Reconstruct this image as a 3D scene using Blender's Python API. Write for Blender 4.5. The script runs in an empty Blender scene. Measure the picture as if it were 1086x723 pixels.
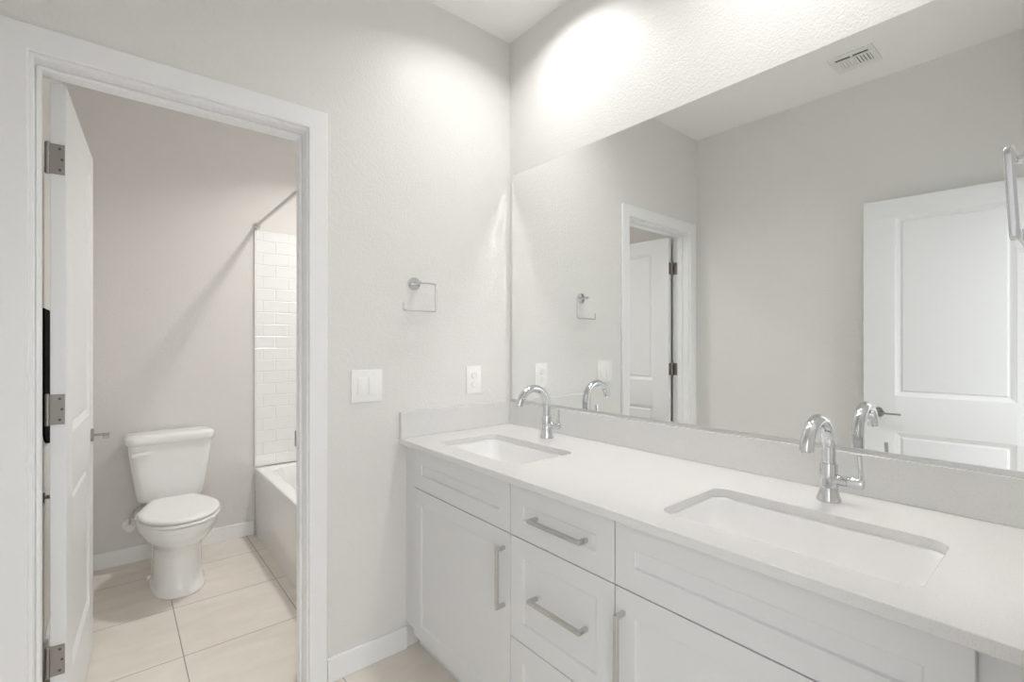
import bpy, bmesh, math
from mathutils import Matrix, Vector

S = bpy.context.scene
COL = S.collection
R = math.radians

# ------------------------------------------------------------------ camera
CAM_Z = 1.272
cam_d = bpy.data.cameras.new('camera')
cam_d.sensor_width = 36.0
cam_d.lens = 505.3 / 1086.0 * 36.0
cam_d.shift_y = 1.1 / 1086.0
cam_d.clip_start = 0.005
cam = bpy.data.objects.new('camera', cam_d)
COL.objects.link(cam)
cam.location = (0, 0, CAM_Z)
cam.rotation_euler = (R(90), 0, R(-39.83))
S.camera = cam

# ------------------------------------------------------------------ light and exposure
VANITY_LAMPS = 4.15             # watts of each recessed ceiling lamp above the vanity
TUB_LAMP = 12.2                # watts of the recessed ceiling lamp above the bathtub
VANITY_SPREAD = 142.0
TUB_SPREAD = 135.0            # beam angle of the downlights, degrees
WORLD_STRENGTH = 2.4           # daylight of the room beyond the entry doorway
S.view_settings.view_transform = 'Standard'
S.view_settings.look = 'None'
S.view_settings.gamma = 1.0
S.view_settings.exposure = 0.07
S.view_settings.use_curve_mapping = False
w = bpy.data.worlds.new('world')
S.world = w
w.use_nodes = True
w.node_tree.nodes['Background'].inputs[0].default_value = (0.975, 0.99, 1.0, 1)
w.node_tree.nodes['Background'].inputs[1].default_value = WORLD_STRENGTH
# the room beyond the doorway: bright upper walls and ceiling, a darker floor
nt = w.node_tree
_g = nt.nodes.new('ShaderNodeNewGeometry')
_s = nt.nodes.new('ShaderNodeSeparateXYZ')
_r = nt.nodes.new('ShaderNodeMapRange')
_r.interpolation_type = 'SMOOTHSTEP'
_r.inputs['From Min'].default_value = -0.25
_r.inputs['From Max'].default_value = 0.25
_r.inputs['To Min'].default_value = 1.15 * WORLD_STRENGTH
_r.inputs['To Max'].default_value = 0.45 * WORLD_STRENGTH
nt.links.new(_g.outputs['Incoming'], _s.inputs[0])
nt.links.new(_s.outputs['Z'], _r.inputs['Value'])
nt.links.new(_r.outputs['Result'], nt.nodes['Background'].inputs[1])
cy = S.cycles
cy.max_bounces = 14
cy.diffuse_bounces = 8
cy.glossy_bounces = 8
cy.caustics_reflective = True
cy.sample_clamp_indirect = 0
cy.blur_glossy = 0.0
cy.use_denoising = True

# ------------------------------------------------------------------ dimensions
XM = 1.4966     # mirror wall
YD = 1.8104     # far wall, room face
YD2 = 1.93      # far wall, toilet room face
XL = -0.2926    # left wall
ZC = 2.743      # ceiling
YN = 0.012      # near wall
YB = 3.525      # toilet room back wall
XT = -0.215     # toilet room side wall
ZCT = 0.8757    # counter top
ZCB = 0.853
XCF = 0.8974    # counter front edge
XDF = 0.915     # cabinet door faces
XFF = 0.935     # cabinet carcass front

# ------------------------------------------------------------------ materials
def principled(name, color, rough=0.5, metal=0.0, spec=0.5, coat=0.0):
    m = bpy.data.materials.new(name)
    m.use_nodes = True
    b = m.node_tree.nodes['Principled BSDF']
    b.inputs['Base Color'].default_value = (*color, 1)
    b.inputs['Roughness'].default_value = rough
    b.inputs['Metallic'].default_value = metal
    b.inputs['Specular IOR Level'].default_value = spec
    b.inputs['Coat Weight'].default_value = coat
    b.inputs['Coat Roughness'].default_value = 0.05
    return m

def nd(m, t, **kw):
    n = m.node_tree.nodes.new(t)
    for k, v in kw.items():
        setattr(n, k, v)
    return n

def lk(m, a, b):
    m.node_tree.links.new(a, b)

def bump_noise(m, scale, strength, dist, detail=2.0, lo=0.35, hi=0.65):
    b = m.node_tree.nodes['Principled BSDF']
    tc = nd(m, 'ShaderNodeNewGeometry')
    n = nd(m, 'ShaderNodeTexNoise')
    n.inputs['Scale'].default_value = scale
    n.inputs['Detail'].default_value = detail
    mr = nd(m, 'ShaderNodeMapRange')
    mr.interpolation_type = 'SMOOTHSTEP'
    mr.inputs['From Min'].default_value = lo
    mr.inputs['From Max'].default_value = hi
    bp = nd(m, 'ShaderNodeBump')
    bp.inputs['Strength'].default_value = strength
    bp.inputs['Distance'].default_value = dist
    lk(m, tc.outputs['Position'], n.inputs['Vector'])
    lk(m, n.outputs['Fac'], mr.inputs['Value'])
    lk(m, mr.outputs['Result'], bp.inputs['Height'])
    lk(m, bp.outputs['Normal'], b.inputs['Normal'])
    return m

def tint_noise(m, scale, c0, c1, detail=3.0, lo=0.3, hi=0.7, stretch=(1, 1, 1)):
    b = m.node_tree.nodes['Principled BSDF']
    g = nd(m, 'ShaderNodeNewGeometry')
    mp = nd(m, 'ShaderNodeMapping')
    mp.inputs['Scale'].default_value = stretch
    n = nd(m, 'ShaderNodeTexNoise')
    n.inputs['Scale'].default_value = scale
    n.inputs['Detail'].default_value = detail
    r = nd(m, 'ShaderNodeValToRGB')
    r.color_ramp.elements[0].position = lo
    r.color_ramp.elements[1].position = hi
    r.color_ramp.elements[0].color = (*c0, 1)
    r.color_ramp.elements[1].color = (*c1, 1)
    lk(m, g.outputs['Position'], mp.inputs['Vector'])
    lk(m, mp.outputs['Vector'], n.inputs['Vector'])
    lk(m, n.outputs['Fac'], r.inputs['Fac'])
    lk(m, r.outputs['Color'], b.inputs['Base Color'])
    return m

M = {}
M['wall'] = bump_noise(principled('wall_paint', (0.755, 0.747, 0.733), 0.42, spec=0.4), 150, 0.35, 0.0011)
M['wall_t'] = bump_noise(principled('wall_paint_light_tinted', (0.715, 0.698, 0.675), 0.42, spec=0.4), 150, 0.35, 0.0011)  # same wall paint, with the toilet room's warmer, dimmer light put into its colour
M['ceiling'] = bump_noise(principled('ceiling_paint', (0.88, 0.877, 0.87), 0.75, spec=0.25), 130, 0.3, 0.0013)
M['trim'] = principled('trim_paint', (0.84, 0.845, 0.85), 0.32)
M['door'] = principled('door_paint', (0.77, 0.775, 0.785), 0.35)
M['cab'] = principled('cabinet_lacquer', (0.68, 0.685, 0.69), 0.3)
M['cab_in'] = principled('cabinet_inside', (0.55, 0.55, 0.55), 0.6)
M['quartz'] = tint_noise(principled('white_quartz', (0.84, 0.84, 0.825), 0.13), 420, (0.62, 0.618, 0.605), (0.71, 0.71, 0.70), 2, 0.30, 0.42)
M['ceramic'] = principled('white_ceramic', (0.86, 0.86, 0.855), 0.08, coat=0.4)
M['seat'] = principled('white_plastic', (0.84, 0.84, 0.835), 0.25)
M['plastic'] = principled('switch_plastic', (0.88, 0.88, 0.87), 0.3)
M['acrylic'] = principled('tub_enamel', (0.83, 0.83, 0.825), 0.10, coat=0.3)
M['chrome'] = principled('chrome', (0.68, 0.69, 0.70), 0.05, metal=1)
M['channel'] = principled('satin_channel', (0.66, 0.66, 0.655), 0.3, metal=1)
M['nickel'] = principled('satin_nickel', (0.36, 0.34, 0.32), 0.28, metal=1)
M['steel'] = principled('handle_nickel', (0.60, 0.597, 0.59), 0.17, metal=1)
M['dark'] = principled('screw_slot', (0.10, 0.09, 0.08), 0.5)
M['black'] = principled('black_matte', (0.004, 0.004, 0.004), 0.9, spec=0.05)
M['vent_shade'] = principled('painted_vent_shade', (0.02, 0.02, 0.02), 0.8, spec=0.1)  # near-black colour standing in for shade behind the louvres
M['mirror'] = principled('mirror_silver', (0.90, 0.915, 0.905), 0.0, metal=1)
M['mirror_edge'] = principled('mirror_edge', (0.30, 0.33, 0.32), 0.25)
M['vent'] = principled('vent_paint', (0.80, 0.80, 0.79), 0.45)
M['brass_drain'] = M['chrome']

M['lens'] = principled('lamp_lens', (0.85, 0.85, 0.84), 0.5)

def floor_mat():
    m = principled('floor_tile', (0.6, 0.56, 0.5), 0.38, spec=0.4)
    b = m.node_tree.nodes['Principled BSDF']
    g = nd(m, 'ShaderNodeNewGeometry')
    mp = nd(m, 'ShaderNodeMapping')
    mp.inputs['Location'].default_value = (-0.215, -2.332, 0)
    br = nd(m, 'ShaderNodeTexBrick')
    br.offset = 0.0
    br.squash = 1.0
    br.inputs['Scale'].default_value = 1.0
    br.inputs['Mortar Size'].default_value = 0.0022
    br.inputs['Mortar Smooth'].default_value = 0.15
    br.inputs['Brick Width'].default_value = 0.450
    br.inputs['Row Height'].default_value = 0.450
    br.inputs['Bias'].default_value = -1.0
    lk(m, g.outputs['Position'], mp.inputs['Vector'])
    lk(m, mp.outputs['Vector'], br.inputs['Vector'])
    mp2 = nd(m, 'ShaderNodeMapping')
    mp2.inputs['Scale'].default_value = (2.2, 7.0, 1)
    mp2.inputs['Rotation'].default_value = (0, 0, 0.35)
    n = nd(m, 'ShaderNodeTexNoise')
    n.inputs['Scale'].default_value = 1.6
    n.inputs['Detail'].default_value = 6
    n.inputs['Distortion'].default_value = 0.6
    lk(m, g.outputs['Position'], mp2.inputs['Vector'])
    lk(m, mp2.outputs['Vector'], n.inputs['Vector'])
    r = nd(m, 'ShaderNodeValToRGB')
    r.color_ramp.elements[0].position = 0.3
    r.color_ramp.elements[1].position = 0.7
    r.color_ramp.elements[0].color = (0.69, 0.645, 0.58, 1)
    r.color_ramp.elements[1].color = (0.77, 0.725, 0.66, 1)
    lk(m, n.outputs['Fac'], r.inputs['Fac'])
    mx = nd(m, 'ShaderNodeMix')
    mx.data_type = 'RGBA'
    lk(m, br.outputs['Fac'], mx.inputs['Factor'])
    lk(m, r.outputs['Color'], mx.inputs[6])
    mx.inputs[7].default_value = (0.33, 0.30, 0.255, 1)
    lk(m, mx.outputs[2], b.inputs['Base Color'])
    mr = nd(m, 'ShaderNodeMath', operation='MULTIPLY')
    mr.inputs[1].default_value = -1.0
    lk(m, br.outputs['Fac'], mr.inputs[0])
    bp = nd(m, 'ShaderNodeBump')
    bp.inputs['Strength'].default_value = 0.5
    bp.inputs['Distance'].default_value = 0.0015
    lk(m, mr.outputs[0], bp.inputs['Height'])
    lk(m, bp.outputs['Normal'], b.inputs['Normal'])
    return m
M['floor'] = floor_mat()

def tile_mat():
    m = principled('surround_tile', (0.84, 0.845, 0.84), 0.09)
    b = m.node_tree.nodes['Principled BSDF']
    g = nd(m, 'ShaderNodeNewGeometry')
    sp = nd(m, 'ShaderNodeSeparateXYZ')
    lk(m, g.outputs['Position'], sp.inputs[0])
    ad = nd(m, 'ShaderNodeMath', operation='ADD')
    lk(m, sp.outputs['X'], ad.inputs[0])
    lk(m, sp.outputs['Y'], ad.inputs[1])
    cb = nd(m, 'ShaderNodeCombineXYZ')
    lk(m, ad.outputs[0], cb.inputs['X'])
    lk(m, sp.outputs['Z'], cb.inputs['Y'])
    mp = nd(m, 'ShaderNodeMapping')
    mp.inputs['Location'].default_value = (0.02, -0.440, 0)
    lk(m, cb.outputs[0], mp.inputs['Vector'])
    br = nd(m, 'ShaderNodeTexBrick')
    br.offset = 0.5
    br.inputs['Scale'].default_value = 1.0
    br.inputs['Mortar Size'].default_value = 0.004
    br.inputs['Mortar Smooth'].default_value = 1.0
    br.inputs['Brick Width'].default_value = 0.159
    br.inputs['Row Height'].default_value = 0.0793
    lk(m, mp.outputs[0], br.inputs['Vector'])
    mr = nd(m, 'ShaderNodeMath', operation='MULTIPLY')
    mr.inputs[1].default_value = -1.0
    lk(m, br.outputs['Fac'], mr.inputs[0])
    bp = nd(m, 'ShaderNodeBump')
    bp.inputs['Strength'].default_value = 0.8
    bp.inputs['Distance'].default_value = 0.0022
    lk(m, mr.outputs[0], bp.inputs['Height'])
    lk(m, bp.outputs['Normal'], b.inputs['Normal'])
    return m
M['tile'] = tile_mat()

# ------------------------------------------------------------------ mesh helpers
def box(x0, x1, y0, y1, z0, z1, bevel=0.0, seg=2):
    bm = bmesh.new()
    vs = [bm.verts.new((x, y, z)) for x in (x0, x1) for y in (y0, y1) for z in (z0, z1)]
    for f in ((0, 1, 3, 2), (4, 6, 7, 5), (0, 4, 5, 1), (2, 3, 7, 6), (0, 2, 6, 4), (1, 5, 7, 3)):
        bm.faces.new([vs[i] for i in f])
    if bevel:
        bmesh.ops.bevel(bm, geom=bm.edges[:], offset=bevel, segments=seg, affect='EDGES', profile=0.5)
    return bm

def join(*bms):
    out = bmesh.new()
    for b in bms:
        me = bpy.data.meshes.new('t')
        b.to_mesh(me)
        b.free()
        out.from_mesh(me)
        bpy.data.meshes.remove(me)
    return out

def loft(rings, cap0=True, cap1=True):
    bm = bmesh.new()
    vr = [[bm.verts.new(p) for p in r] for r in rings]
    n = len(rings[0])
    for a, b in zip(vr, vr[1:]):
        for i in range(n):
            j = (i + 1) % n
            bm.faces.new((a[i], a[j], b[j], b[i]))
    if cap0:
        bm.faces.new(list(reversed(vr[0])))
    if cap1:
        bm.faces.new(vr[-1])
    bmesh.ops.recalc_face_normals(bm, faces=bm.faces[:])
    return bm

def lathe(prof, n=32, axis='z'):
    """prof: list of (radius, height) turned about the axis."""
    rings = []
    for r, h in prof:
        ring = []
        for i in range(n):
            a = 2 * math.pi * i / n
            c, s = r * math.cos(a), r * math.sin(a)
            ring.append({'z': (c, s, h), 'y': (c, h, s), 'x': (h, c, s)}[axis])
        rings.append(ring)
    return loft(rings)

def sweep(pts, prof, up=Vector((0, 1, 0))):
    """sweep a closed 2-D profile (u along up, v in the path plane) along pts."""
    pts = [Vector(p) for p in pts]
    rings = []
    for i, p in enumerate(pts):
        a = pts[max(i - 1, 0)]
        b = pts[min(i + 1, len(pts) - 1)]
        t = (b - a).normalized()
        side = t.cross(up).normalized()
        u2 = side.cross(t).normalized()
        rings.append([p + u2 * u + side * v for u, v in prof])
    return loft(rings)

def circ(r, n=16):
    return [(r * math.cos(2 * math.pi * i / n), r * math.sin(2 * math.pi * i / n)) for i in range(n)]

def rrect(hw, hh, r, n=4):
    out = []
    for cx, cyy, a0 in ((hw - r, hh - r, 0), (-hw + r, hh - r, 90), (-hw + r, -hh + r, 180), (hw - r, -hh + r, 270)):
        for k in range(n + 1):
            a = R(a0 + 90 * k / n)
            out.append((cx + r * math.cos(a), cyy + r * math.sin(a)))
    return out

def round_path(pts, r, n=5):
    """round the corners of a polyline."""
    pts = [Vector(p) for p in pts]
    out = [pts[0]]
    for a, b, c in zip(pts, pts[1:], pts[2:]):
        d0 = (a - b).normalized()
        d1 = (c - b).normalized()
        p0, p1 = b + d0 * r, b + d1 * r
        for k in range(n + 1):
            t = k / n
            out.append(p0 * (1 - t) ** 2 + b * 2 * t * (1 - t) + p1 * t ** 2)
    out.append(pts[-1])
    return out

def slab(wd, h, t, panels=(), prof=((0, 0), (0.006, 0.006)), back=False, edge=0.0015):
    """board in x 0..wd, z 0..h, front at y=0 (facing -y), back at y=t,
    with moulded panels (x0,x1,z0,z1) whose profile is (inset, depth) steps."""
    bm = bmesh.new()
    xs = sorted({0, wd, *[p[0] for p in panels], *[p[1] for p in panels]})
    zs = sorted({0, h, *[p[2] for p in panels], *[p[3] for p in panels]})
    cache = {}
    def V(x, y, z):
        k = (round(x, 5), round(y, 5), round(z, 5))
        if k not in cache:
            cache[k] = bm.verts.new((x, y, z))
        return cache[k]
    def face(vs):
        bm.faces.new(vs)
    def side(y0, sgn, pans):
        for i in range(len(xs) - 1):
            for j in range(len(zs) - 1):
                cx, cz = (xs[i] + xs[i + 1]) / 2, (zs[j] + zs[j + 1]) / 2
                if any(p[0] < cx < p[1] and p[2] < cz < p[3] for p in pans):
                    continue
                face([V(xs[i], y0, zs[j]), V(xs[i + 1], y0, zs[j]), V(xs[i + 1], y0, zs[j + 1]), V(xs[i], y0, zs[j + 1])])
        for p in pans:
            # outer rim follows the grid split so that the mesh stays closed
            prev = None
            for ins, dep in prof:
                c = [(p[0] + ins, p[2] + ins), (p[1] - ins, p[2] + ins), (p[1] - ins, p[3] - ins), (p[0] + ins, p[3] - ins)]
                cur = [V(x, y0 + sgn * dep, z) for x, z in c]
                if prev:
                    for k in range(4):
                        face([prev[k], prev[(k + 1) % 4], cur[(k + 1) % 4], cur[k]])
                prev = cur
            face(prev)
    side(0, 1, panels)
    side(t, -1, panels if back else ())
    # edges
    def strip(fixed):
        pass
    for i in range(len(xs) - 1):
        for z in (0, h):
            face([V(xs[i], 0, z), V(xs[i + 1], 0, z), V(xs[i + 1], t, z), V(xs[i], t, z)])
    for j in range(len(zs) - 1):
        for x in (0, wd):
            face([V(x, 0, zs[j]), V(x, 0, zs[j + 1]), V(x, t, zs[j + 1]), V(x, t, zs[j])])
    bmesh.ops.recalc_face_normals(bm, faces=bm.faces[:])
    return bm

def tf(bm, m):
    bm.transform(m)
    return bm

# ------------------------------------------------------------------ object helpers
def mat_of(o):
    return Matrix.LocRotScale(o.location, o.rotation_euler, None)

def root_of(o):
    while o.parent:
        o = o.parent
    return o

def obj(name, bm, mat, parent=None, world=True, smooth=True, bevel=0.0, angle=35):
    """one mesh object; with world=True the vertices are given in world space."""
    if parent is not None and world:
        bm.transform(mat_of(root_of(parent)).inverted())
    me = bpy.data.meshes.new(name)
    bm.to_mesh(me)
    bm.free()
    me.materials.append(mat)
    if smooth:
        me.polygons.foreach_set('use_smooth', [True] * len(me.polygons))
        me.set_sharp_from_angle(angle=R(angle))
    o = bpy.data.objects.new(name, me)
    COL.objects.link(o)
    if parent is not None:
        o.parent = parent
    if bevel:
        b = o.modifiers.new('bevel', 'BEVEL')
        b.width = bevel
        b.segments = 2
        b.limit_method = 'ANGLE'
        b.angle_limit = R(40)
        b.harden_normals = False
    return o

def tag(o, label, cat, group=None, kind=None):
    if label:
        o['label'] = label
    if cat:
        o['category'] = cat
    if group:
        o['group'] = group
    if kind:
        o['kind'] = kind
    return o

def thing(name, label, cat, loc=(0, 0, 0), rotz=0.0, group=None, kind=None):
    o = bpy.data.objects.new(name, None)
    COL.objects.link(o)
    o.location = loc
    o.rotation_euler = (0, 0, rotz)
    o.empty_display_size = 0.05
    return tag(o, label, cat, group, kind)

def struct(name, bm, mat, parent=None, label=None, cat=None, **kw):
    o = obj(name, bm, mat, parent, **kw)
    if parent is None:
        tag(o, label, cat, None, 'structure')
    return o

def dup(root, loc, rotz, label, group=None):
    def cp(o, par):
        c = o.copy()
        COL.objects.link(c)
        c.parent = par
        for ch in [q for q in bpy.data.objects if q.parent == o]:
            cp(ch, c)
        return c
    r = cp(root, None)
    r.location = loc
    r.rotation_euler = (0, 0, rotz)
    r['label'] = label
    if group:
        r['group'] = group
    return r

# ================================================================== the setting
struct('floor', box(-0.60, 1.65, -1.4, 3.70, -0.06, 0.0), M['floor'], label='beige stone look floor of large square tiles', cat='floor', smooth=False)
struct('ceiling', box(-0.60, 1.65, -0.10, 3.70, ZC, ZC + 0.08), M['ceiling'], label='white textured ceiling', cat='ceiling', smooth=False)
struct('wall_right', box(XM, XM + 0.12, -0.10, YD, 0, ZC), M['wall'], label='light grey wall behind the large mirror', cat='wall', smooth=False)
struct('wall_left', box(XL - 0.12, XL, -0.10, YD, 0, ZC), M['wall'], label='light grey wall behind the open entry door, seen in the mirror', cat='wall', smooth=False)

def wall_with_door(y0, y1, x0, x1, dx0, dx1, dz):
    bm = bmesh.new()
    out = [(x0, 0), (dx0, 0), (dx0, dz), (dx1, dz), (dx1, 0), (x1, 0), (x1, ZC), (x0, ZC)]
    f0 = bm.faces.new([bm.verts.new((x, y0, z)) for x, z in out])
    g = bmesh.ops.extrude_face_region(bm, geom=[f0])
    bmesh.ops.translate(bm, vec=(0, y1 - y0, 0), verts=[v for v in g['geom'] if isinstance(v, bmesh.types.BMVert)])
    bmesh.ops.recalc_face_normals(bm, faces=bm.faces[:])
    return bm

JX0, JX1, JZ = -0.168, 0.535, 2.040        # clear opening of the toilet doorway
struct('wall_far', wall_with_door(YD, YD2, -0.42, XM + 0.12, JX0 - 0.02, JX1 + 0.02, JZ + 0.02), M['wall'], label='light grey textured wall with the toilet doorway', cat='wall', smooth=False)
struct('wall_near', wall_with_door(-0.10, YN, -0.42, XM + 0.12, -0.262, 0.495, JZ + 0.02), M['wall'], label='light grey wall with the entry doorway at the right edge of the photo', cat='wall', smooth=False)
struct('wall_back', box(-0.35, 1.62, YB, YB + 0.12, 0, ZC), M['wall_t'], label='light grey wall behind the toilet, warm dim light put into its colour', cat='wall', smooth=False)
struct('wall_side', box(XT - 0.12, XT, YD2, YB, 0, ZC), M['wall_t'], label='side wall of the toilet room behind the open door', cat='wall', smooth=False)
struct('wall_tub', box(1.49, 1.62, YD2, YB, 0, ZC), M['wall_t'], label='long wall behind the bathtub', cat='wall', smooth=False)

# baseboards
def base_y(x0, x1, y, d):     # along x, on a wall at y, thickness towards d
    return box(x0, x1, min(y, y + d * 0.014), max(y, y + d * 0.014), 0.0, 0.0916)
struct('baseboard_far', base_y(0.6085, XFF - 0.001, YD, -1), M['trim'], label='white baseboard between the toilet doorway and the vanity', cat='baseboard', bevel=0.003)
struct('baseboard_back', base_y(XT, 0.708, YB, -1), M['trim'], label='white baseboard behind the toilet', cat='baseboard', bevel=0.003)
struct('baseboard_side', box(XT, XT + 0.014, YD2 + 0.02, YB - 0.015, 0, 0.0916), M['trim'], label='white baseboard on the toilet room side wall', cat='baseboard', bevel=0.003)
struct('baseboard_left', box(XL, XL + 0.014, 0.05, YD - 0.02, 0, 0.0916), M['trim'], label='white baseboard under the open entry door', cat='baseboard', bevel=0.003)

# ---- door frames
def casing_bm(x0, x1, zt, wl, wr, wt, y, d, th):
    """flat casing round an opening (inner edge x0,x1,zt), on wall face y, projecting d*th, with a stepped inner bead."""
    def frame(ax0, ax1, azt, bl, br, bt, t):
        bm = bmesh.new()
        pts = [(ax0 - bl, 0), (ax0, 0), (ax0, azt), (ax1, azt), (ax1, 0), (ax1 + br, 0), (ax1 + br, azt + bt), (ax0 - bl, azt + bt)]
        f = bm.faces.new([bm.verts.new((x, y, z)) for x, z in pts])
        g = bmesh.ops.extrude_face_region(bm, geom=[f])
        bmesh.ops.translate(bm, vec=(0, d * t, 0), verts=[v for v in g['geom'] if isinstance(v, bmesh.types.BMVert)])
        bmesh.ops.recalc_face_normals(bm, faces=bm.faces[:])
        return bm
    return frame(x0, x1, zt, wl, wr, wt, th)

def jamb_bm(x0, x1, zt, y0, y1, t=0.018):
    bm = bmesh.new()
    pts = [(x0 - t, 0), (x0, 0), (x0, zt), (x1, zt), (x1, 0), (x1 + t, 0), (x1 + t, zt + t), (x0 - t, zt + t)]
    f = bm.faces.new([bm.verts.new((x, y0, z)) for x, z in pts])
    g = bmesh.ops.extrude_face_region(bm, geom=[f])
    bmesh.ops.translate(bm, vec=(0, y1 - y0, 0), verts=[v for v in g['geom'] if isinstance(v, bmesh.types.BMVert)])
    bmesh.ops.recalc_face_normals(bm, faces=bm.faces[:])
    return bm

tr = thing('trim_1', 'white door frame of the toilet room', 'door frame', (JX0, YD, 0), kind='structure')
obj('casing', casing_bm(-0.1767, 0.5408, 2.0494, 0.0675, 0.0655, 0.0695, YD, -1, 0.017), M['trim'], tr, bevel=0.003)
obj('inner_casing', casing_bm(-0.1767, 0.5408, 2.0494, 0.036, 0.0655, 0.0695, YD2, 1, 0.012), M['trim'], tr, bevel=0.003)
obj('jamb', jamb_bm(JX0, JX1, JZ, YD - 0.002, YD2 + 0.002), M['trim'], tr, bevel=0.002)
obj('door_stop', jamb_bm(JX0 + 0.011, JX1 - 0.011, JZ - 0.011, 1.852, 1.890, 0.0108), M['trim'], tr, bevel=0.003)
obj('strike_plate', box(JX1 - 0.005, JX1 - 0.0002, 1.9325, 1.9365, 0.872, 0.932, 0.001, 1), M['nickel'], tr)

tr2 = thing('trim_2', 'white door frame of the entry doorway', 'door frame', (-0.245, YN, 0), kind='structure')
obj('casing', casing_bm(-0.2525, 0.4825, 2.0494, 0.036, 0.066, 0.0695, YN, 1, 0.011), M['trim'], tr2, bevel=0.003)
obj('jamb', jamb_bm(-0.244, 0.476, JZ, -0.10, YN + 0.001), M['trim'], tr2, bevel=0.002)

# ---- moulded two panel doors
DOORPROF = ((0, 0), (0.002, 0.0015), (0.022, 0.0115), (0.0240, 0.0115), (0.032, 0.0055), (0.034, 0.0055))
def make_door(name, label, loc, rotz, wd, stile):
    """leaf: local x from the hinge edge, front face at y=0, thickness 35 mm."""
    t = thing(name, label, 'door', loc, rotz, kind='structure')
    pans = ((stile, wd - stile, 0.230, 0.786), (stile, wd - stile, 0.979, 1.926))
    obj('leaf', tf(slab(wd, 2.024, 0.035, pans, DOORPROF, back=True), Matrix.Translation((0, 0, 0.008))), M['door'], t, world=False, bevel=0.0012, angle=20)
    # lever handles on both faces
    for y, s in ((0.0, -1), (0.035, 1)):
        x0, z0 = wd - 0.068, 0.895
        rb = lathe([(0.0, 0.0), (0.0265, 0.0), (0.0265, 0.006), (0.023, 0.009), (0.0, 0.009)], 28, 'y')
        ro = tf(rb, Matrix.Translation((x0, y, z0)) @ Matrix.Scale(s, 4, (0, 1, 0)))
        bmesh.ops.recalc_face_normals(ro, faces=ro.faces[:])
        ho = obj('door_handle', ro, M['nickel'], t, world=False)
        path = round_path([(x0, y + s * 0.006, z0), (x0, y + s * 0.050, z0), (x0 - 0.097, y + s * 0.052, z0)], 0.012)
        obj('lever', sweep(path, rrect(0.0042, 0.0105, 0.0035, 3), up=Vector((0, 0, 1))), M['nickel'], ho, world=False)
    obj('latch_plate', box(wd - 0.0005, wd + 0.0012, 0.006, 0.029, 0.866, 0.924), M['nickel'], t, world=False)
    return t

def add_hinges(t, zs, wd_plate, jamb_vec):
    """butt hinges on the hinge edge (local x=0); pin beyond the back face."""
    for z in zs:
        h = obj('hinge', box(-0.0022, 0.0, 0.003, 0.036, z - 0.0445, z + 0.0445, 0.0006, 1), M['nickel'], t, world=False)
        kn = []
        obj('knuckle', tf(lathe([(0, -0.047), (0.0035, -0.047), (0.0058, -0.0445), (0.0058, -0.0275), (0.0052, -0.027), (0.0052, -0.026), (0.0058, -0.0255),
                                 (0.0058, 0.0255), (0.0052, 0.026), (0.0052, 0.027), (0.0058, 0.0275), (0.0058, 0.0445), (0.0035, 0.047), (0, 0.047)], 14),
                          Matrix.Translation((-0.0035, 0.0405, z))), M['nickel'], h, world=False)
        for dy, dz in ((0.014, 0.031), (0.009, 0.0), (0.014, -0.031)):
            obj('screw', tf(lathe([(0, 0), (0.0036, 0), (0.0036, 0.0009), (0.0, 0.0012)], 12, 'x'),
                            Matrix.Translation((-0.0022, dy, z + dz)) @ Matrix.Scale(-1, 4, (1, 0, 0))), M['dark'], h, world=False)

a1 = 3.3
d1 = make_door('door_1', 'white two panel door with lever handle standing open into the toilet room', (-0.110, 1.932, 0), R(90 - a1), 0.711, 0.125)
add_hinges(d1, (0.337, 1.074, 1.809), 0.03, None)
for z in (0.337, 1.074, 1.809):     # jamb halves of the hinges
    obj('hinge_jamb_plate', box(JX0, JX0 + 0.002, 1.893, 1.929, z - 0.0445, z + 0.0445), M['nickel'], tr)

LW = 0.717
a2 = 5.0
d2 = make_door('door_2', 'white two panel entry door folded open against the left wall, seen in the mirror',
               (-0.183 - LW * math.sin(R(a2)), 0.775 - LW * math.cos(R(a2)), 0), R(90 - a2), LW, 0.136)

# ================================================================== vanity
FX = Matrix(((0, 1, 0, 0), (-1, 0, 0, 0), (0, 0, 1, 0), (0, 0, 0, 1)))   # board facing -y -> facing -x
def front_bm(ya, yb, z0, z1, rail_x=0.055, rail_z=0.055):
    """shaker front between y=ya (small) and y=yb, its face on XDF."""
    g = 0.0015
    wd, h = yb - ya - 2 * g, z1 - z0 - 2 * g
    bm = slab(wd, h, 0.0195, ((rail_x, wd - rail_x, rail_z, h - rail_z),), ((0, 0), (0.0035, 0.007)))
    return tf(bm, Matrix.Translation((XDF, yb - g, z0 + g)) @ FX)

def open_box(x0, x1, y0, y1, z0, z1, t=0.016):
    bm = bmesh.new()
    o = [(x0, y0), (x1, y0), (x1, y1), (x0, y1)]
    i = [(x0 + t, y0 + t), (x1 - t, y0 + t), (x1 - t, y1 - t), (x0 + t, y1 - t)]
    a = [bm.verts.new((x, y, z0)) for x, y in o]
    b = [bm.verts.new((x, y, z1)) for x, y in o]
    c = [bm.verts.new((x, y, z1)) for x, y in i]
    d = [bm.verts.new((x, y, z0 + t)) for x, y in i]
    bm.faces.new(a)
    bm.faces.new(d)
    for k in range(4):
        j = (k + 1) % 4
        bm.faces.new((a[k], a[j], b[j], b[k]))
        bm.faces.new((b[k], b[j], c[j], c[k]))
        bm.faces.new((c[k], c[j], d[j], d[k]))
    bmesh.ops.recalc_face_normals(bm, faces=bm.faces[:])
    return bm

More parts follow.
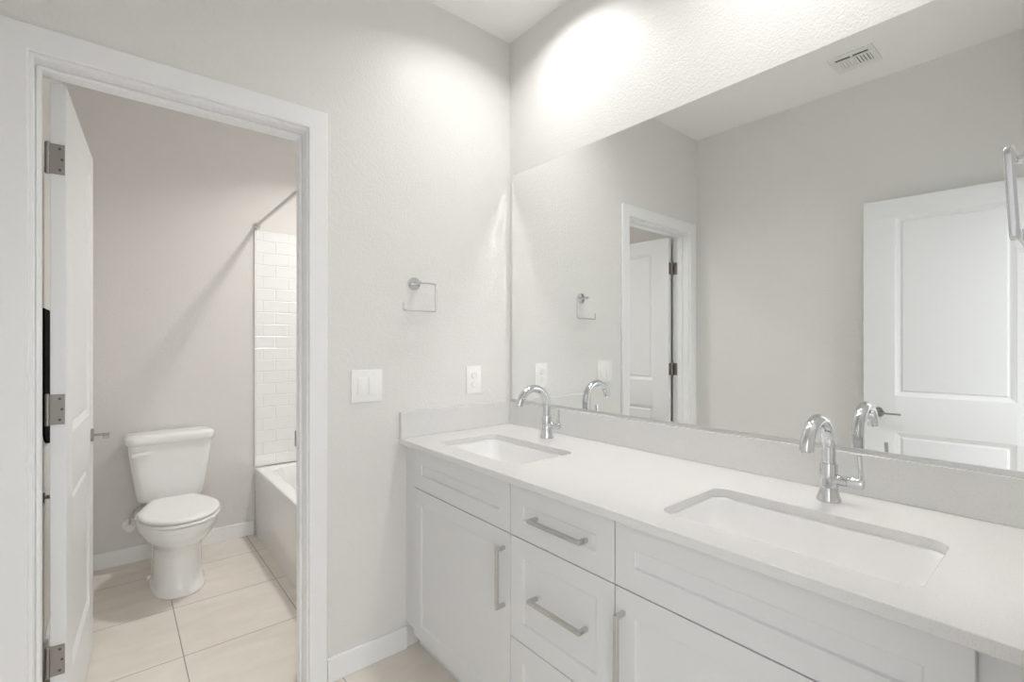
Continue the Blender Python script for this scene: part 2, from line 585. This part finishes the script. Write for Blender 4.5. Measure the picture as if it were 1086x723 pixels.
def pull(parent, yc, zc, length, vertical):
    """square section bar pull standing 30 mm off the front."""
    h = length / 2
    s = 0.0052
    if vertical:
        pts = [(XDF, yc, zc - h + s), (XDF - 0.030, yc, zc - h + s), (XDF - 0.030, yc, zc + h - s), (XDF, yc, zc + h - s)]
        up = Vector((0, 1, 0))
    else:
        pts = [(XDF, yc - h + s, zc), (XDF - 0.030, yc - h + s, zc), (XDF - 0.030, yc + h - s, zc), (XDF, yc + h - s, zc)]
        up = Vector((0, 0, 1))
    # mitred square bar: three boxes fused by sweeping with sharp corners
    P = [Vector(p) for p in pts]
    prof = [(-s, -s), (s, -s), (s, s), (-s, s)]
    rings = []
    for i, p in enumerate(P):
        if i in (0, 3):
            t = (P[1] - P[0]).normalized() if i == 0 else (P[3] - P[2]).normalized()
            k = 1.0
        else:
            t = ((P[i] - P[i - 1]).normalized() + (P[i + 1] - P[i]).normalized()).normalized()
            k = math.sqrt(2)
        side = t.cross(up).normalized()
        rings.append([p + up * u + side * (v * k) for u, v in prof])
    return obj('handle', loft(rings), M['steel'], parent, bevel=0.0008)

Y0, Y1, Y2, Y3 = 0.094, 0.715, 1.106, 1.708
def cabinet(name, label, cat, ya, yb):
    t = thing(name, label, cat, ((XFF + XM) / 2, (ya + yb) / 2, 0), 0, 'white shaker vanity units')
    obj('carcass', open_box(XFF, XM - 0.003, ya + 0.0008, yb - 0.0008, 0.106, ZCB - 0.0005), M['cab'], t, smooth=False)
    obj('toe_kick', box(XFF + 0.055, XFF + 0.070, ya + 0.001, yb - 0.001, 0.0, 0.1055), M['cab'], t, smooth=False)
    return t

ZF = (0.107, 0.390, 0.695, 0.851)
cl = cabinet('vanity_cabinet', 'white shaker sink cabinet at the far end, next to the toilet doorway wall', 'cabinet', Y2, Y3)
obj('drawer_front', front_bm(Y2, Y3, ZF[2], ZF[3]), M['cab'], cl, bevel=0.0012)
dl = obj('door', front_bm(Y2, Y3, ZF[0], ZF[2]), M['cab'], cl, bevel=0.0012)
pull(dl, Y2 + 0.027, 0.558, 0.185, True)
obj('filler', box(XFF, XFF + 0.018, Y3 - 0.0005, YD - 0.001, 0.106, ZCB - 0.001), M['cab'], cl)
obj('filler', box(XFF + 0.055, XFF + 0.070, Y3, YD - 0.015, 0.0, 0.1055), M['cab'], cl)

cd = cabinet('drawer_cabinet', 'white shaker cabinet with a stack of drawers between the two sink cabinets', 'cabinet', Y1, Y2)
for za, zb, zh in ((ZF[2], ZF[3], 0.773), (ZF[1], ZF[2], 0.549), (ZF[0], ZF[1], 0.255)):
    dr = obj('drawer', front_bm(Y1, Y2, za, zb), M['cab'], cd, bevel=0.0012)
    pull(dr, 0.895, zh, 0.195, False)

cr = cabinet('vanity_cabinet', 'white shaker sink cabinet nearest the camera, under the right hand sink', 'cabinet', Y0, Y1)
obj('drawer_front', front_bm(Y0, Y1, ZF[2], ZF[3]), M['cab'], cr, bevel=0.0012)
do = obj('door', front_bm(Y0, Y1, ZF[0], ZF[2]), M['cab'], cr, bevel=0.0012)
pull(do, Y1 - 0.027, 0.552, 0.185, True)
obj('filler', box(XFF, XFF + 0.018, YN + 0.001, Y0 + 0.0005, 0.106, ZCB - 0.001), M['cab'], cr)

# ---- countertop with two sink cut-outs
SX0, SX1 = 0.985, 1.268
SINKS = (0.404, 1.405)
SHW = 0.238
def loop_sink(yc, grow=0.0, r=0.035, n=6):
    hx, hy = (SX1 - SX0) / 2 + grow, SHW + grow
    return [((SX0 + SX1) / 2 + u, yc + v) for u, v in rrect(hx, hy, r + grow, n)]

def counter_bm():
    bm = bmesh.new()
    edges = []
    def ring(pts):
        vs = [bm.verts.new((x, y, ZCT)) for x, y in pts]
        for i in range(len(vs)):
            edges.append(bm.edges.new((vs[i], vs[(i + 1) % len(vs)])))
    ring([(XCF, YN + 0.001), (XM - 0.001, YN + 0.001), (XM - 0.001, YD - 0.001), (XCF, YD - 0.001)])
    for yc in SINKS:
        ring(loop_sink(yc))
    bmesh.ops.triangle_fill(bm, edges=edges, use_beauty=True, use_dissolve=False, normal=(0, 0, 1))
    g = bmesh.ops.extrude_face_region(bm, geom=bm.faces[:])
    bmesh.ops.translate(bm, vec=(0, 0, ZCB - ZCT), verts=[v for v in g['geom'] if isinstance(v, bmesh.types.BMVert)])
    bmesh.ops.recalc_face_normals(bm, faces=bm.faces[:])
    return bm

ct = thing('countertop', 'long white quartz countertop with two sink cut-outs and low splashes', 'countertop', (XCF, YN, ZCB))
obj('slab', counter_bm(), M['quartz'], ct, bevel=0.0015)
ZST = 0.982
obj('backsplash', box(XM - 0.019, XM - 0.001, YN + 0.001, YD - 0.001, ZCT + 0.0003, ZST), M['quartz'], ct, bevel=0.0012)
obj('side_splash', box(XCF + 0.005, XM - 0.0195, YD - 0.019, YD - 0.001, ZCT + 0.0003, ZST), M['quartz'], ct, bevel=0.0012)

# ---- sinks (local origin: centre of the rim plane)
def make_sink(label):
    t = thing('sink', label, 'sink', ((SX0 + SX1) / 2, SINKS[0], ZCB - 0.0006), 0, 'undermount vanity sinks')
    hx, hy = (SX1 - SX0) / 2, SHW
    rings = []
    prof = [(0.028, 0.0, .06), (0.004, 0.0, .05), (0.000, -0.004, .05), (-0.004, -0.03, .05), (-0.010, -0.08, .055), (-0.020, -0.108, .06), (-0.040, -0.124, .055), (-0.07, -0.131, .05), (-0.11, -0.134, .02)]
    for g_, z, r in prof:
        rings.append([(u, v, z) for u, v in rrect(hx + g_, hy + g_, r, 6)])
    o = obj('basin', loft(rings, cap0=False, cap1=True), M['ceramic'], t, world=False)
    # turn the normals into the bowl, then thicken outwards
    bm = bmesh.new(); bm.from_mesh(o.data)
    bmesh.ops.recalc_face_normals(bm, faces=bm.faces[:])
    up = max(bm.faces, key=lambda f: f.calc_area() if abs(f.normal.z) > 0.9 and f.calc_center_median().z < -0.13 else 0)
    if up.normal.z < 0:
        bmesh.ops.reverse_faces(bm, faces=bm.faces[:])
    bm.to_mesh(o.data); bm.free()
    sd = o.modifiers.new('thick', 'SOLIDIFY'); sd.thickness = 0.007; sd.offset = -1
    obj('drain', tf(lathe([(0, 0.0004), (0.031, 0.0004), (0.031, 0.003), (0.026, 0.004), (0.022, 0.0022), (0.020, 0.006), (0.010, 0.008), (0, 0.008)], 28), Matrix.Translation((0.01, 0, -0.134))), M['chrome'], t, world=False)
    return t
sk = make_sink('white undermount sink set in the near end of the countertop')
dup(sk, ((SX0 + SX1) / 2, SINKS[1], ZCB - 0.0006), 0, 'white undermount sink set in the far end of the countertop, by the side splash')

# ---- faucets (local origin at the base; spout towards -x, handle towards -y)
def make_faucet(label):
    t = thing('faucet', label, 'faucet', (1.371, 0.4075, ZCT + 0.0003), 0, 'chrome gooseneck faucets')
    obj('body', lathe([(0, 0), (0.0268, 0), (0.0272, 0.003), (0.0255, 0.009), (0.0230, 0.017), (0.0210, 0.026), (0.0198, 0.038), (0.0195, 0.056), (0.0195, 0.0930), (0.0188, 0.0945), (0, 0.0945)], 36), M['chrome'], t, world=False)
    pts = [(0, 0, 0.0930), (0, 0, 0.112), (0, 0, 0.133)]
    rr = 0.0755
    for k in range(1, 25):
        a = math.pi * k / 24 * 0.95
        pts.append((-rr + rr * math.cos(a), 0, 0.133 + rr * math.sin(a)))
    sp = obj('spout', sweep(pts, circ(0.0150, 24), up=Vector((0, 1, 0))), M['chrome'], t, world=False)
    e = Vector(pts[-1])
    obj('aerator', tf(lathe([(0, -0.0015), (0.0105, -0.0015), (0.0110, 0.004), (0, 0.004)], 20), Matrix.Translation(e) @ Matrix.Rotation(-math.pi * 0.05, 4, 'Y')), M['steel'], sp, world=False)
    hd = obj('handle', tf(lathe([(0, -0.010), (0.0130, -0.010), (0.0130, -0.0395), (0.0120, -0.0400), (0.0120, -0.0412), (0.0130, -0.0417), (0.0130, -0.0705), (0.0118, -0.0725), (0, -0.0725)], 28, 'y'), Matrix.Translation((0, 0, 0.0555))), M['chrome'], t, world=False)
    lev = [(0.0, -0.0665, 0.0450), (0.0, -0.0665, 0.080), (0.0, -0.0655, 0.105), (0.0, -0.0640, 0.1235)]
    obj('lever', sweep(lev, rrect(0.0075, 0.0042, 0.003, 3), up=Vector((1, 0, 0))), M['chrome'], hd, world=False)
    return t
fa = make_faucet('chrome gooseneck faucet behind the near sink')
dup(fa, (1.371, 1.420, ZCT + 0.0003), 0, 'chrome gooseneck faucet behind the far sink, beside the corner')

# ---- wall mirror
mi = thing('mirror', 'large frameless wall mirror above the backsplash', 'mirror', (XM, 0.9, ZST))
MY0, MY1, MZ0, MZ1 = YN + 0.012, 1.787, 0.990, 2.0814
obj('glass', box(XM - 0.0052, XM - 0.0010, MY0, MY1, MZ0, MZ1), M['mirror_edge'], mi, smooth=False)
def rect_x(x, y0, y1, z0, z1):
    bm = bmesh.new()
    bm.faces.new([bm.verts.new(p) for p in ((x, y0, z0), (x, y0, z1), (x, y1, z1), (x, y1, z0))])
    bm.normal_update()
    if bm.faces[:][0].normal.x > 0:
        bmesh.ops.reverse_faces(bm, faces=bm.faces[:])
    return bm
gl = [o for o in bpy.data.objects if o.parent == mi][0]
gl.data.materials.append(M['mirror'])
for p in gl.data.polygons:
    if p.normal.x < -0.9:
        p.material_index = 1
chn = obj('channel', join(box(XM - 0.0085, XM - 0.0056, MY0, MY1, ZST + 0.0004, ZST + 0.0125)), M['channel'], mi)

# ================================================================== wall things
def make_ring(name, label, cat, loc, rotz, group):
    """local: wall at y=0, room towards -y; the open square bar hangs from a post."""
    t = thing(name, label, cat, loc, rotz, group)
    obj('rosette', lathe([(0, -0.0003), (0.0275, -0.0003), (0.0275, -0.0055), (0.0262, -0.0075), (0, -0.0080)], 36, 'y'), M['chrome'], t, world=False)
    obj('post', lathe([(0, -0.0075), (0.0075, -0.0075), (0.0075, -0.054), (0.0068, -0.0555), (0, -0.0555)], 24, 'y'), M['chrome'], t, world=False)
    y = -0.048
    path = round_path([(0.0, y, 0), (0.079, y, 0), (0.079, y, -0.1165), (-0.072, y, -0.1165), (-0.072, y, -0.084)], 0.010, 5)
    obj('ring', sweep(path, rrect(0.0052, 0.0034, 0.0030, 4), up=Vector((0, 1, 0))), M['chrome'], t, world=False)
    return t
r0 = make_ring('towel_ring', 'open square chrome towel ring on the far wall above the light switch', 'towel ring', (0.9697, YD, 1.517), 0, 'chrome towel rings')
r1 = dup(r0, (0.960, YN, 1.525), R(180), 'open square chrome towel ring at the right edge of the photo, close to the camera')
for c in [q for q in bpy.data.objects if q.parent == r1 and q.name.startswith('ring')]:
    c.rotation_euler = (R(3.0), 0, 0)
    c.location = (0, -0.002, 0)
for c in [q for q in bpy.data.objects if q.parent == r1 and q.name.startswith('post')]:
    pass
make_ring('paper_holder', 'small chrome paper holder glimpsed through the hinge gap of the toilet door', 'paper holder', (XT, 2.60, 0.665), R(90), None)

sw = thing('light_switch', 'white double rocker light switch plate on the far wall', 'light switch', (0.7635, YD, 1.0995))
obj('plate', box(-0.0635, 0.0635, -0.0065, -0.0002, -0.0635, 0.0635, 0.003), M['plastic'], sw, world=False)
def rocker(xc):
    bm = box(xc - 0.0165, xc + 0.0165, -0.0085, -0.0060, -0.0335, 0.0335, 0.001)
    for v in bm.verts:                      # the rocker is tipped: lower end stands proud
        if v.co.y < -0.007:
            v.co.y -= 0.0035 * (0.5 - v.co.z / 0.067)
    return bm
for xc in (-0.0232, 0.0232):
    obj('rocker', rocker(xc), M['plastic'], sw, world=False)
    for z in (0.0485, -0.0485):
        obj('screw', tf(lathe([(0, -0.0064), (0.003, -0.0064), (0.003, -0.0072), (0, -0.0074)], 12, 'y'), Matrix.Translation((xc, 0, z))), M['plastic'], sw, world=False)

ou = thing('outlet', 'white duplex wall outlet with two safety plugs on the wall above the side splash', 'outlet', (1.2755, YD, 1.0985))
obj('plate', box(-0.0415, 0.0415, -0.0065, -0.0002, -0.0635, 0.0635, 0.003), M['plastic'], ou, world=False)
for z in (0.0200, -0.0200):
    sr = obj('socket', tf(loft([[(u, -0.0062, v) for u, v in rrect(0.0180, 0.0165, 0.014, 5)], [(u, -0.0085, v) for u, v in rrect(0.0176, 0.0161, 0.0136, 5)]]), Matrix.Translation((0, 0, z))), M['plastic'], ou, world=False)
    obj('plug', tf(lathe([(0, -0.0084), (0.0150, -0.0084), (0.0150, -0.0110), (0.0138, -0.0124), (0, -0.0128)], 24, 'y'), Matrix.Translation((0, 0, z))), M['seat'], sr, world=False)
obj('screw', lathe([(0, -0.0064), (0.003, -0.0064), (0.003, -0.0072), (0, -0.0074)], 12, 'y'), M['plastic'], ou, world=False)

# ---- ceiling register (seen in the mirror)
VX0, VX1, VY0, VY1 = -0.070, 0.125, 0.665, 0.860
vt = thing('air_vent', 'white square ceiling air vent with louvres, seen in the mirror', 'air vent', ((VX0 + VX1) / 2, (VY0 + VY1) / 2, ZC))
def vent_frame():
    bm = bmesh.new()
    edges = []
    def ring(x0, x1, y0, y1):
        vs = [bm.verts.new((x, y, ZC - 0.007)) for x, y in ((x0, y0), (x1, y0), (x1, y1), (x0, y1))]
        for i in range(4):
            edges.append(bm.edges.new((vs[i], vs[(i + 1) % 4])))
    ring(VX0, VX1, VY0, VY1)
    ym = (VY0 + VY1) / 2
    # slots: two along the +x side, two louvre banks beside them
    ring(VX0 + 0.140, VX0 + 0.160, VY0 + 0.026, ym - 0.005)
    ring(VX0 + 0.140, VX0 + 0.160, ym + 0.005, VY1 - 0.026)
    ring(VX0 + 0.040, VX0 + 0.125, VY0 + 0.026, ym - 0.003)
    ring(VX0 + 0.040, VX0 + 0.125, ym + 0.003, VY1 - 0.026)
    bmesh.ops.triangle_fill(bm, edges=edges, use_beauty=True, use_dissolve=False, normal=(0, 0, 1))
    g = bmesh.ops.extrude_face_region(bm, geom=bm.faces[:])
    bmesh.ops.translate(bm, vec=(0, 0, 0.0068), verts=[v for v in g['geom'] if isinstance(v, bmesh.types.BMVert)])
    bmesh.ops.recalc_face_normals(bm, faces=bm.faces[:])
    return bm
obj('frame', vent_frame(), M['vent'], vt, bevel=0.0015)
obj('shade_sheet', box(VX0 + 0.035, VX0 + 0.165, VY0 + 0.022, VY1 - 0.022, ZC - 0.0012, ZC - 0.0003), M['vent_shade'], vt, smooth=False)  # flat dark sheet added as painted shade behind the vent slots
ym = (VY0 + VY1) / 2
for bank, ya, yb, tilt in ((0, VY0 + 0.026, ym - 0.003, 0.0), (1, ym + 0.003, VY1 - 0.026, 1.0)):
    n = 5
    for k in range(n):
        yc = ya + (yb - ya) * (k + 0.5) / n + 0.0015
        wv = 0.0040 if bank == 0 else 0.0042
        lb = box(VX0 + 0.038, VX0 + 0.127, yc - wv, yc + wv, ZC - 0.0072, ZC - 0.0015)
        for v in lb.verts:
            v.co.y += (0.0022 if bank else -0.0030) * (1 if v.co.z < ZC - 0.004 else -1)
        obj('louvre', lb, M['vent'], vt, smooth=False)

# ---- recessed ceiling lamps
def add_bulb(t, watts, spread, color):
    ld = bpy.data.lights.new('bulb', 'AREA')
    ld.shape = 'DISK'
    ld.size = 0.150
    ld.energy = watts
    ld.spread = R(spread)
    ld.color = color
    lo = bpy.data.objects.new('bulb', ld)
    COL.objects.link(lo)
    lo.parent = t
    lo.location = (0, 0, -0.0045)
def make_lamp(label, x, y, watts, spread, color=(1.0, 0.985, 0.965)):
    t = thing('ceiling_light', label, 'ceiling light', (x, y, ZC), 0, 'recessed ceiling lights')
    bm = bmesh.new()
    n = 40
    prof = [(0.078, -0.0025), (0.080, -0.006), (0.098, -0.004), (0.100, -0.0003), (0.078, -0.0003)]
    vr = [[bm.verts.new((r * math.cos(2 * math.pi * i / n), r * math.sin(2 * math.pi * i / n), h)) for i in range(n)] for r, h in prof]
    for a, b in zip(vr, vr[1:] + vr[:1]):
        for i in range(n):
            bm.faces.new((a[i], a[(i + 1) % n], b[(i + 1) % n], b[i]))
    bmesh.ops.recalc_face_normals(bm, faces=bm.faces[:])
    obj('trim_ring', bm, M['vent'], t, world=False)
    bm = bmesh.new()
    bm.faces.new([bm.verts.new((0.078 * math.cos(2 * math.pi * i / 24), -0.078 * math.sin(2 * math.pi * i / 24), -0.0022)) for i in range(24)])
    bm.normal_update()
    obj('lens', bm, M['lens'], t, world=False, smooth=False)
    add_bulb(t, watts, spread, color)
    return t
lp = make_lamp('round recessed ceiling light above the far sink', 1.205, 1.375, VANITY_LAMPS, VANITY_SPREAD)
dup(lp, (1.205, 0.50, ZC), 0, 'round recessed ceiling light above the near sink')
make_lamp('round recessed ceiling light above the bathtub', 1.13, 2.70, TUB_LAMP, TUB_SPREAD, (1.0, 0.972, 0.94))

# ================================================================== toilet room
# ---- bathtub
TX0, TX1, TY0, TY1, TZ = 0.712, 1.488, 1.944, 3.512, 0.442
def tub_bm():
    rings = []
    n = 8
    cx, cyy = (TX0 + TX1) / 2, (TY0 + TY1) / 2
    hx, hy = (TX1 - TX0) / 2, (TY1 - TY0) / 2
    def ring(g, z, r, dx=0.0):
        return [(cx + dx + u, cyy + v, z) for u, v in rrect(hx - g, hy - g, r, n)]
    rings.append(ring(0.006, 0.0, 0.004))
    rings.append(ring(0.001, TZ - 0.030, 0.005))
    rings.append(ring(0.000, TZ - 0.007, 0.006))
    rings.append(ring(0.002, TZ - 0.002, 0.007))
    rings.append(ring(0.006, TZ, 0.008))
    rings.append(ring(0.072, TZ, 0.09))
    rings.append(ring(0.080, TZ - 0.006, 0.10))
    rings.append(ring(0.092, TZ - 0.10, 0.12))
    rings.append(ring(0.115, TZ - 0.30, 0.13))
    rings.append(ring(0.15, TZ - 0.34, 0.14))
    rings.append(ring(0.20, TZ - 0.355, 0.12))
    return loft(rings)
tb = thing('bathtub', 'white alcove bathtub with a glossy flat apron', 'bathtub', ((TX0 + TX1) / 2, (TY0 + TY1) / 2, 0))
obj('shell', tub_bm(), M['acrylic'], tb, angle=50)
obj('drain', tf(lathe([(0, 0), (0.035, 0), (0.035, 0.003), (0.02, 0.004), (0, 0.004)], 24), Matrix.Translation((1.10, 2.25, TZ - 0.3545))), M['chrome'], tb)
# ---- tile look surround on the three alcove walls
su = thing('shower_surround', 'glossy white subway tile shower surround above the bathtub', 'shower surround', (1.1, YB, TZ))
obj('panel', box(0.716, 1.4795, YB - 0.012, YB - 0.0005, TZ + 0.0008, 2.012), M['tile'], su, bevel=0.004)
obj('panel', box(1.4800, 1.4895, TY0 + 0.002, YB - 0.013, TZ + 0.0008, 2.012), M['tile'], su, bevel=0.003)
obj('panel', box(0.716, 1.4795, YD2 + 0.0005, YD2 + 0.012, TZ + 0.0008, 2.012), M['tile'], su, bevel=0.004)
obj('edge_trim', box(0.7105, 0.7158, YB - 0.013, YB - 0.0005, TZ + 0.0008, 2.012, 0.0015), M['acrylic'], su)
# ---- shower rod
XR, ZR = 0.724, 2.043
rod = thing('shower_rod', 'straight chrome shower curtain rod over the tub edge', 'shower rod', (XR, YB, ZR))
obj('tube', tf(lathe([(0, YD2 + 0.001), (0.0125, YD2 + 0.001), (0.0125, YB - 0.001), (0, YB - 0.001)], 20, 'y'), Matrix.Translation((XR, 0, ZR))), M['steel'], rod)
obj('flange', tf(lathe([(0, YB - 0.0005), (0.026, YB - 0.0005), (0.024, YB - 0.010), (0.017, YB - 0.022), (0.0, YB - 0.022)], 24, 'y'), Matrix.Translation((XR, 0, ZR))), M['chrome'], rod)
obj('flange', tf(lathe([(0, YD2 + 0.0005), (0.026, YD2 + 0.0005), (0.024, YD2 + 0.010), (0.017, YD2 + 0.022), (0.0, YD2 + 0.022)], 24, 'y'), Matrix.Translation((XR, 0, ZR))), M['chrome'], rod)

# ---- toilet (local: back wall at y=0, front towards -y)
to = thing('toilet', 'white two piece toilet with closed lid against the back wall', 'toilet', (0.247, YB - 0.012, 0), R(1.4))
def egg(hw, yf, yb, z, yc=None, n=40, p=2.15, pb=None):
    """closed egg outline, front at yf (negative), back at yb."""
    yc = yc if yc is not None else yb + (yf - yb) * 0.42
    pb = pb or p
    out = []
    for i in range(n):
        a = 2 * math.pi * i / n
        c, s = math.cos(a), math.sin(a)
        q = p if s < 0 else pb
        x = hw * math.copysign(abs(c) ** (2 / q), c)
        y = yc + (yc - yf if s < 0 else yb - yc) * math.copysign(abs(s) ** (2 / q), s)
        out.append((x, y, z))
    return out
bowl = [egg(.118, -.640, -.215, 0.000, p=2.6), egg(.120, -.645, -.213, 0.006, p=2.6), egg(.118, -.642, -.215, 0.020, p=2.6), egg(.109, -.630, -.220, 0.030, p=2.6),
        egg(.110, -.622, -.222, 0.070, p=2.6), egg(.108, -.610, -.222, 0.130, p=2.5), egg(.108, -.606, -.220, 0.180, p=2.5), egg(.112, -.615, -.215, 0.215, p=2.4),
        egg(.118, -.645, -.205, 0.245, p=2.3), egg(.140, -.685, -.20, 0.270, p=2.25), egg(.162, -.716, -.20, 0.300, p=2.2), egg(.176, -.734, -.20, 0.335, p=2.15),
        egg(.181, -.742, -.20, 0.362, p=2.15), egg(.178, -.740, -.20, 0.374, p=2.15), egg(.165, -.728, -.21, 0.3775, p=2.15)]
obj('bowl', loft(bowl), M['ceramic'], to, world=False, angle=60)
deck = [[(u, -.135 + v, z) for u, v in rrect(h, d, r, 5)] for h, d, r, z in ((.085, .105, .03, .27), (.105, .118, .03, .33), (.112, .125, .03, .365), (.108, .121, .03, .3715))]
obj('deck', loft(deck), M['ceramic'], to, world=False, angle=60)
def seat_outline(hw, yf, yb, z, wb):
    """egg cut straight across the back at width wb."""
    pts = []
    yc = -.50
    n = 44
    for i in range(n + 1):                     # front half, from +x round the front to -x
        a = -math.pi * i / n
        c, s = math.cos(a), math.sin(a)
        pts.append((hw * math.copysign(abs(c) ** (2 / 2.15), c), yc + (yc - yf) * math.copysign(abs(s) ** (2 / 2.15), s), z))
    m = 10
    for i in range(1, m + 1):                  # left side sweeps in to the hinge line
        t = i / m
        pts.append((-(hw + (wb - hw) * (t ** 1.25)), yc + (yb - yc) * (math.sin(t * math.pi / 2) * 0.15 + 0.85 * t), z))
    for i in range(m, 0, -1):
        t = i / m
        pts.append(((hw + (wb - hw) * (t ** 1.25)), yc + (yb - yc) * (math.sin(t * math.pi / 2) * 0.15 + 0.85 * t), z))
    return pts
so = lambda g, z: seat_outline(.178 - g, -.748 + g, -.280, z, .106 - g)
obj('seat', loft([so(.005, .3805), so(.000, .383), so(.000, .391), so(.005, .3945)]), M['seat'], to, world=False, angle=50)
lo_ = lambda g, z: seat_outline(.175 - g, -.744 + g, -.290, z, .103 - g)
obj('seat_lid', loft([lo_(.005, .4005), lo_(.000, .403), lo_(.000, .410), lo_(.004, .415), lo_(.014, .4175), lo_(.05, .4195)]), M['seat'], to, world=False, angle=50)
for s in (-1, 1):
    obj('hinge', tf(lathe([(0, -.014), (.008, -.014), (.009, -.012), (.009, .012), (.008, .014), (0, .014)], 16, 'x'), Matrix.Translation((s * .075, -.272, .391))), M['seat'], to, world=False)
tank = [[(u, -.106 + dy + v, z) for u, v in rrect(h, d, r, 6)] for h, d, r, z, dy in
        ((.135, .060, .03, .3725, 0), (.150, .074, .035, .380, 0), (.157, .080, .038, .395, 0), (.165, .083, .04, .44, 0), (.180, .087, .04, .54, 0), (.192, .090, .04, .64, 0), (.198, .092, .04, .700, 0))]
obj('tank', loft(tank), M['ceramic'], to, world=False, angle=60)
lid = [[(u, -.108 + v, z) for u, v in rrect(h, d, r, 6)] for h, d, r, z in
       ((.196, .092, .04, .7005), (.206, .101, .045, .703), (.210, .104, .045, .712), (.210, .104, .045, .738), (.206, .101, .043, .748), (.192, .088, .036, .754), (.15, .05, .03, .756))]
obj('tank_lid', loft(lid), M['ceramic'], to, world=False, angle=60)
lv = obj('flush_lever', tf(lathe([(0, 0), (.012, 0), (.012, -.008), (.009, -.012), (0, -.012)], 18, 'y'), Matrix.Translation((-.112, -.1925, .655))), M['seat'], to, world=False)
obj('lever', sweep([(-.100, -.209, .656), (-.125, -.210, .656), (-.155, -.210, .654), (-.182, -.2095, .650)], rrect(.0105, .0055, .0045, 3), up=Vector((0, 0, 1))), M['seat'], lv, world=False)
for s in (-1, 1):
    obj('bolt_cap', tf(lathe([(0, 0), (.013, 0), (.012, .010), (.007, .016), (0, .017)], 16), Matrix.Translation((s * .112, -.33, .015))), M['seat'], to, world=False)

# ---- water stop valve
vv = thing('stop_valve', 'white round water stop valve low on the wall beside the toilet', 'valve', (0.066, YB, 0.222))
obj('escutcheon', lathe([(0, -.0005), (.034, -.0005), (.033, -.006), (.020, -.014), (0, -.014)], 28, 'y'), M['plastic'], vv, world=False)
obj('stem', lathe([(0, -.013), (.009, -.013), (.009, -.050), (.012, -.051), (.012, -.072), (0, -.072)], 18, 'y'), M['chrome'], vv, world=False)
obj('knob', lathe([(0, -.071), (.014, -.071), (.021, -.075), (.021, -.088), (.015, -.092), (0, -.092)], 20, 'y'), M['plastic'], vv, world=False)
hose = [(.0, -.062, .010), (.002, -.062, .05), (.02, -.066, .09), (.050, -.085, .118), (.060, -.095, .142)]
obj('hose', sweep(hose, circ(.005, 12), up=Vector((0, 1, 0))), M['steel'], vv, world=False)

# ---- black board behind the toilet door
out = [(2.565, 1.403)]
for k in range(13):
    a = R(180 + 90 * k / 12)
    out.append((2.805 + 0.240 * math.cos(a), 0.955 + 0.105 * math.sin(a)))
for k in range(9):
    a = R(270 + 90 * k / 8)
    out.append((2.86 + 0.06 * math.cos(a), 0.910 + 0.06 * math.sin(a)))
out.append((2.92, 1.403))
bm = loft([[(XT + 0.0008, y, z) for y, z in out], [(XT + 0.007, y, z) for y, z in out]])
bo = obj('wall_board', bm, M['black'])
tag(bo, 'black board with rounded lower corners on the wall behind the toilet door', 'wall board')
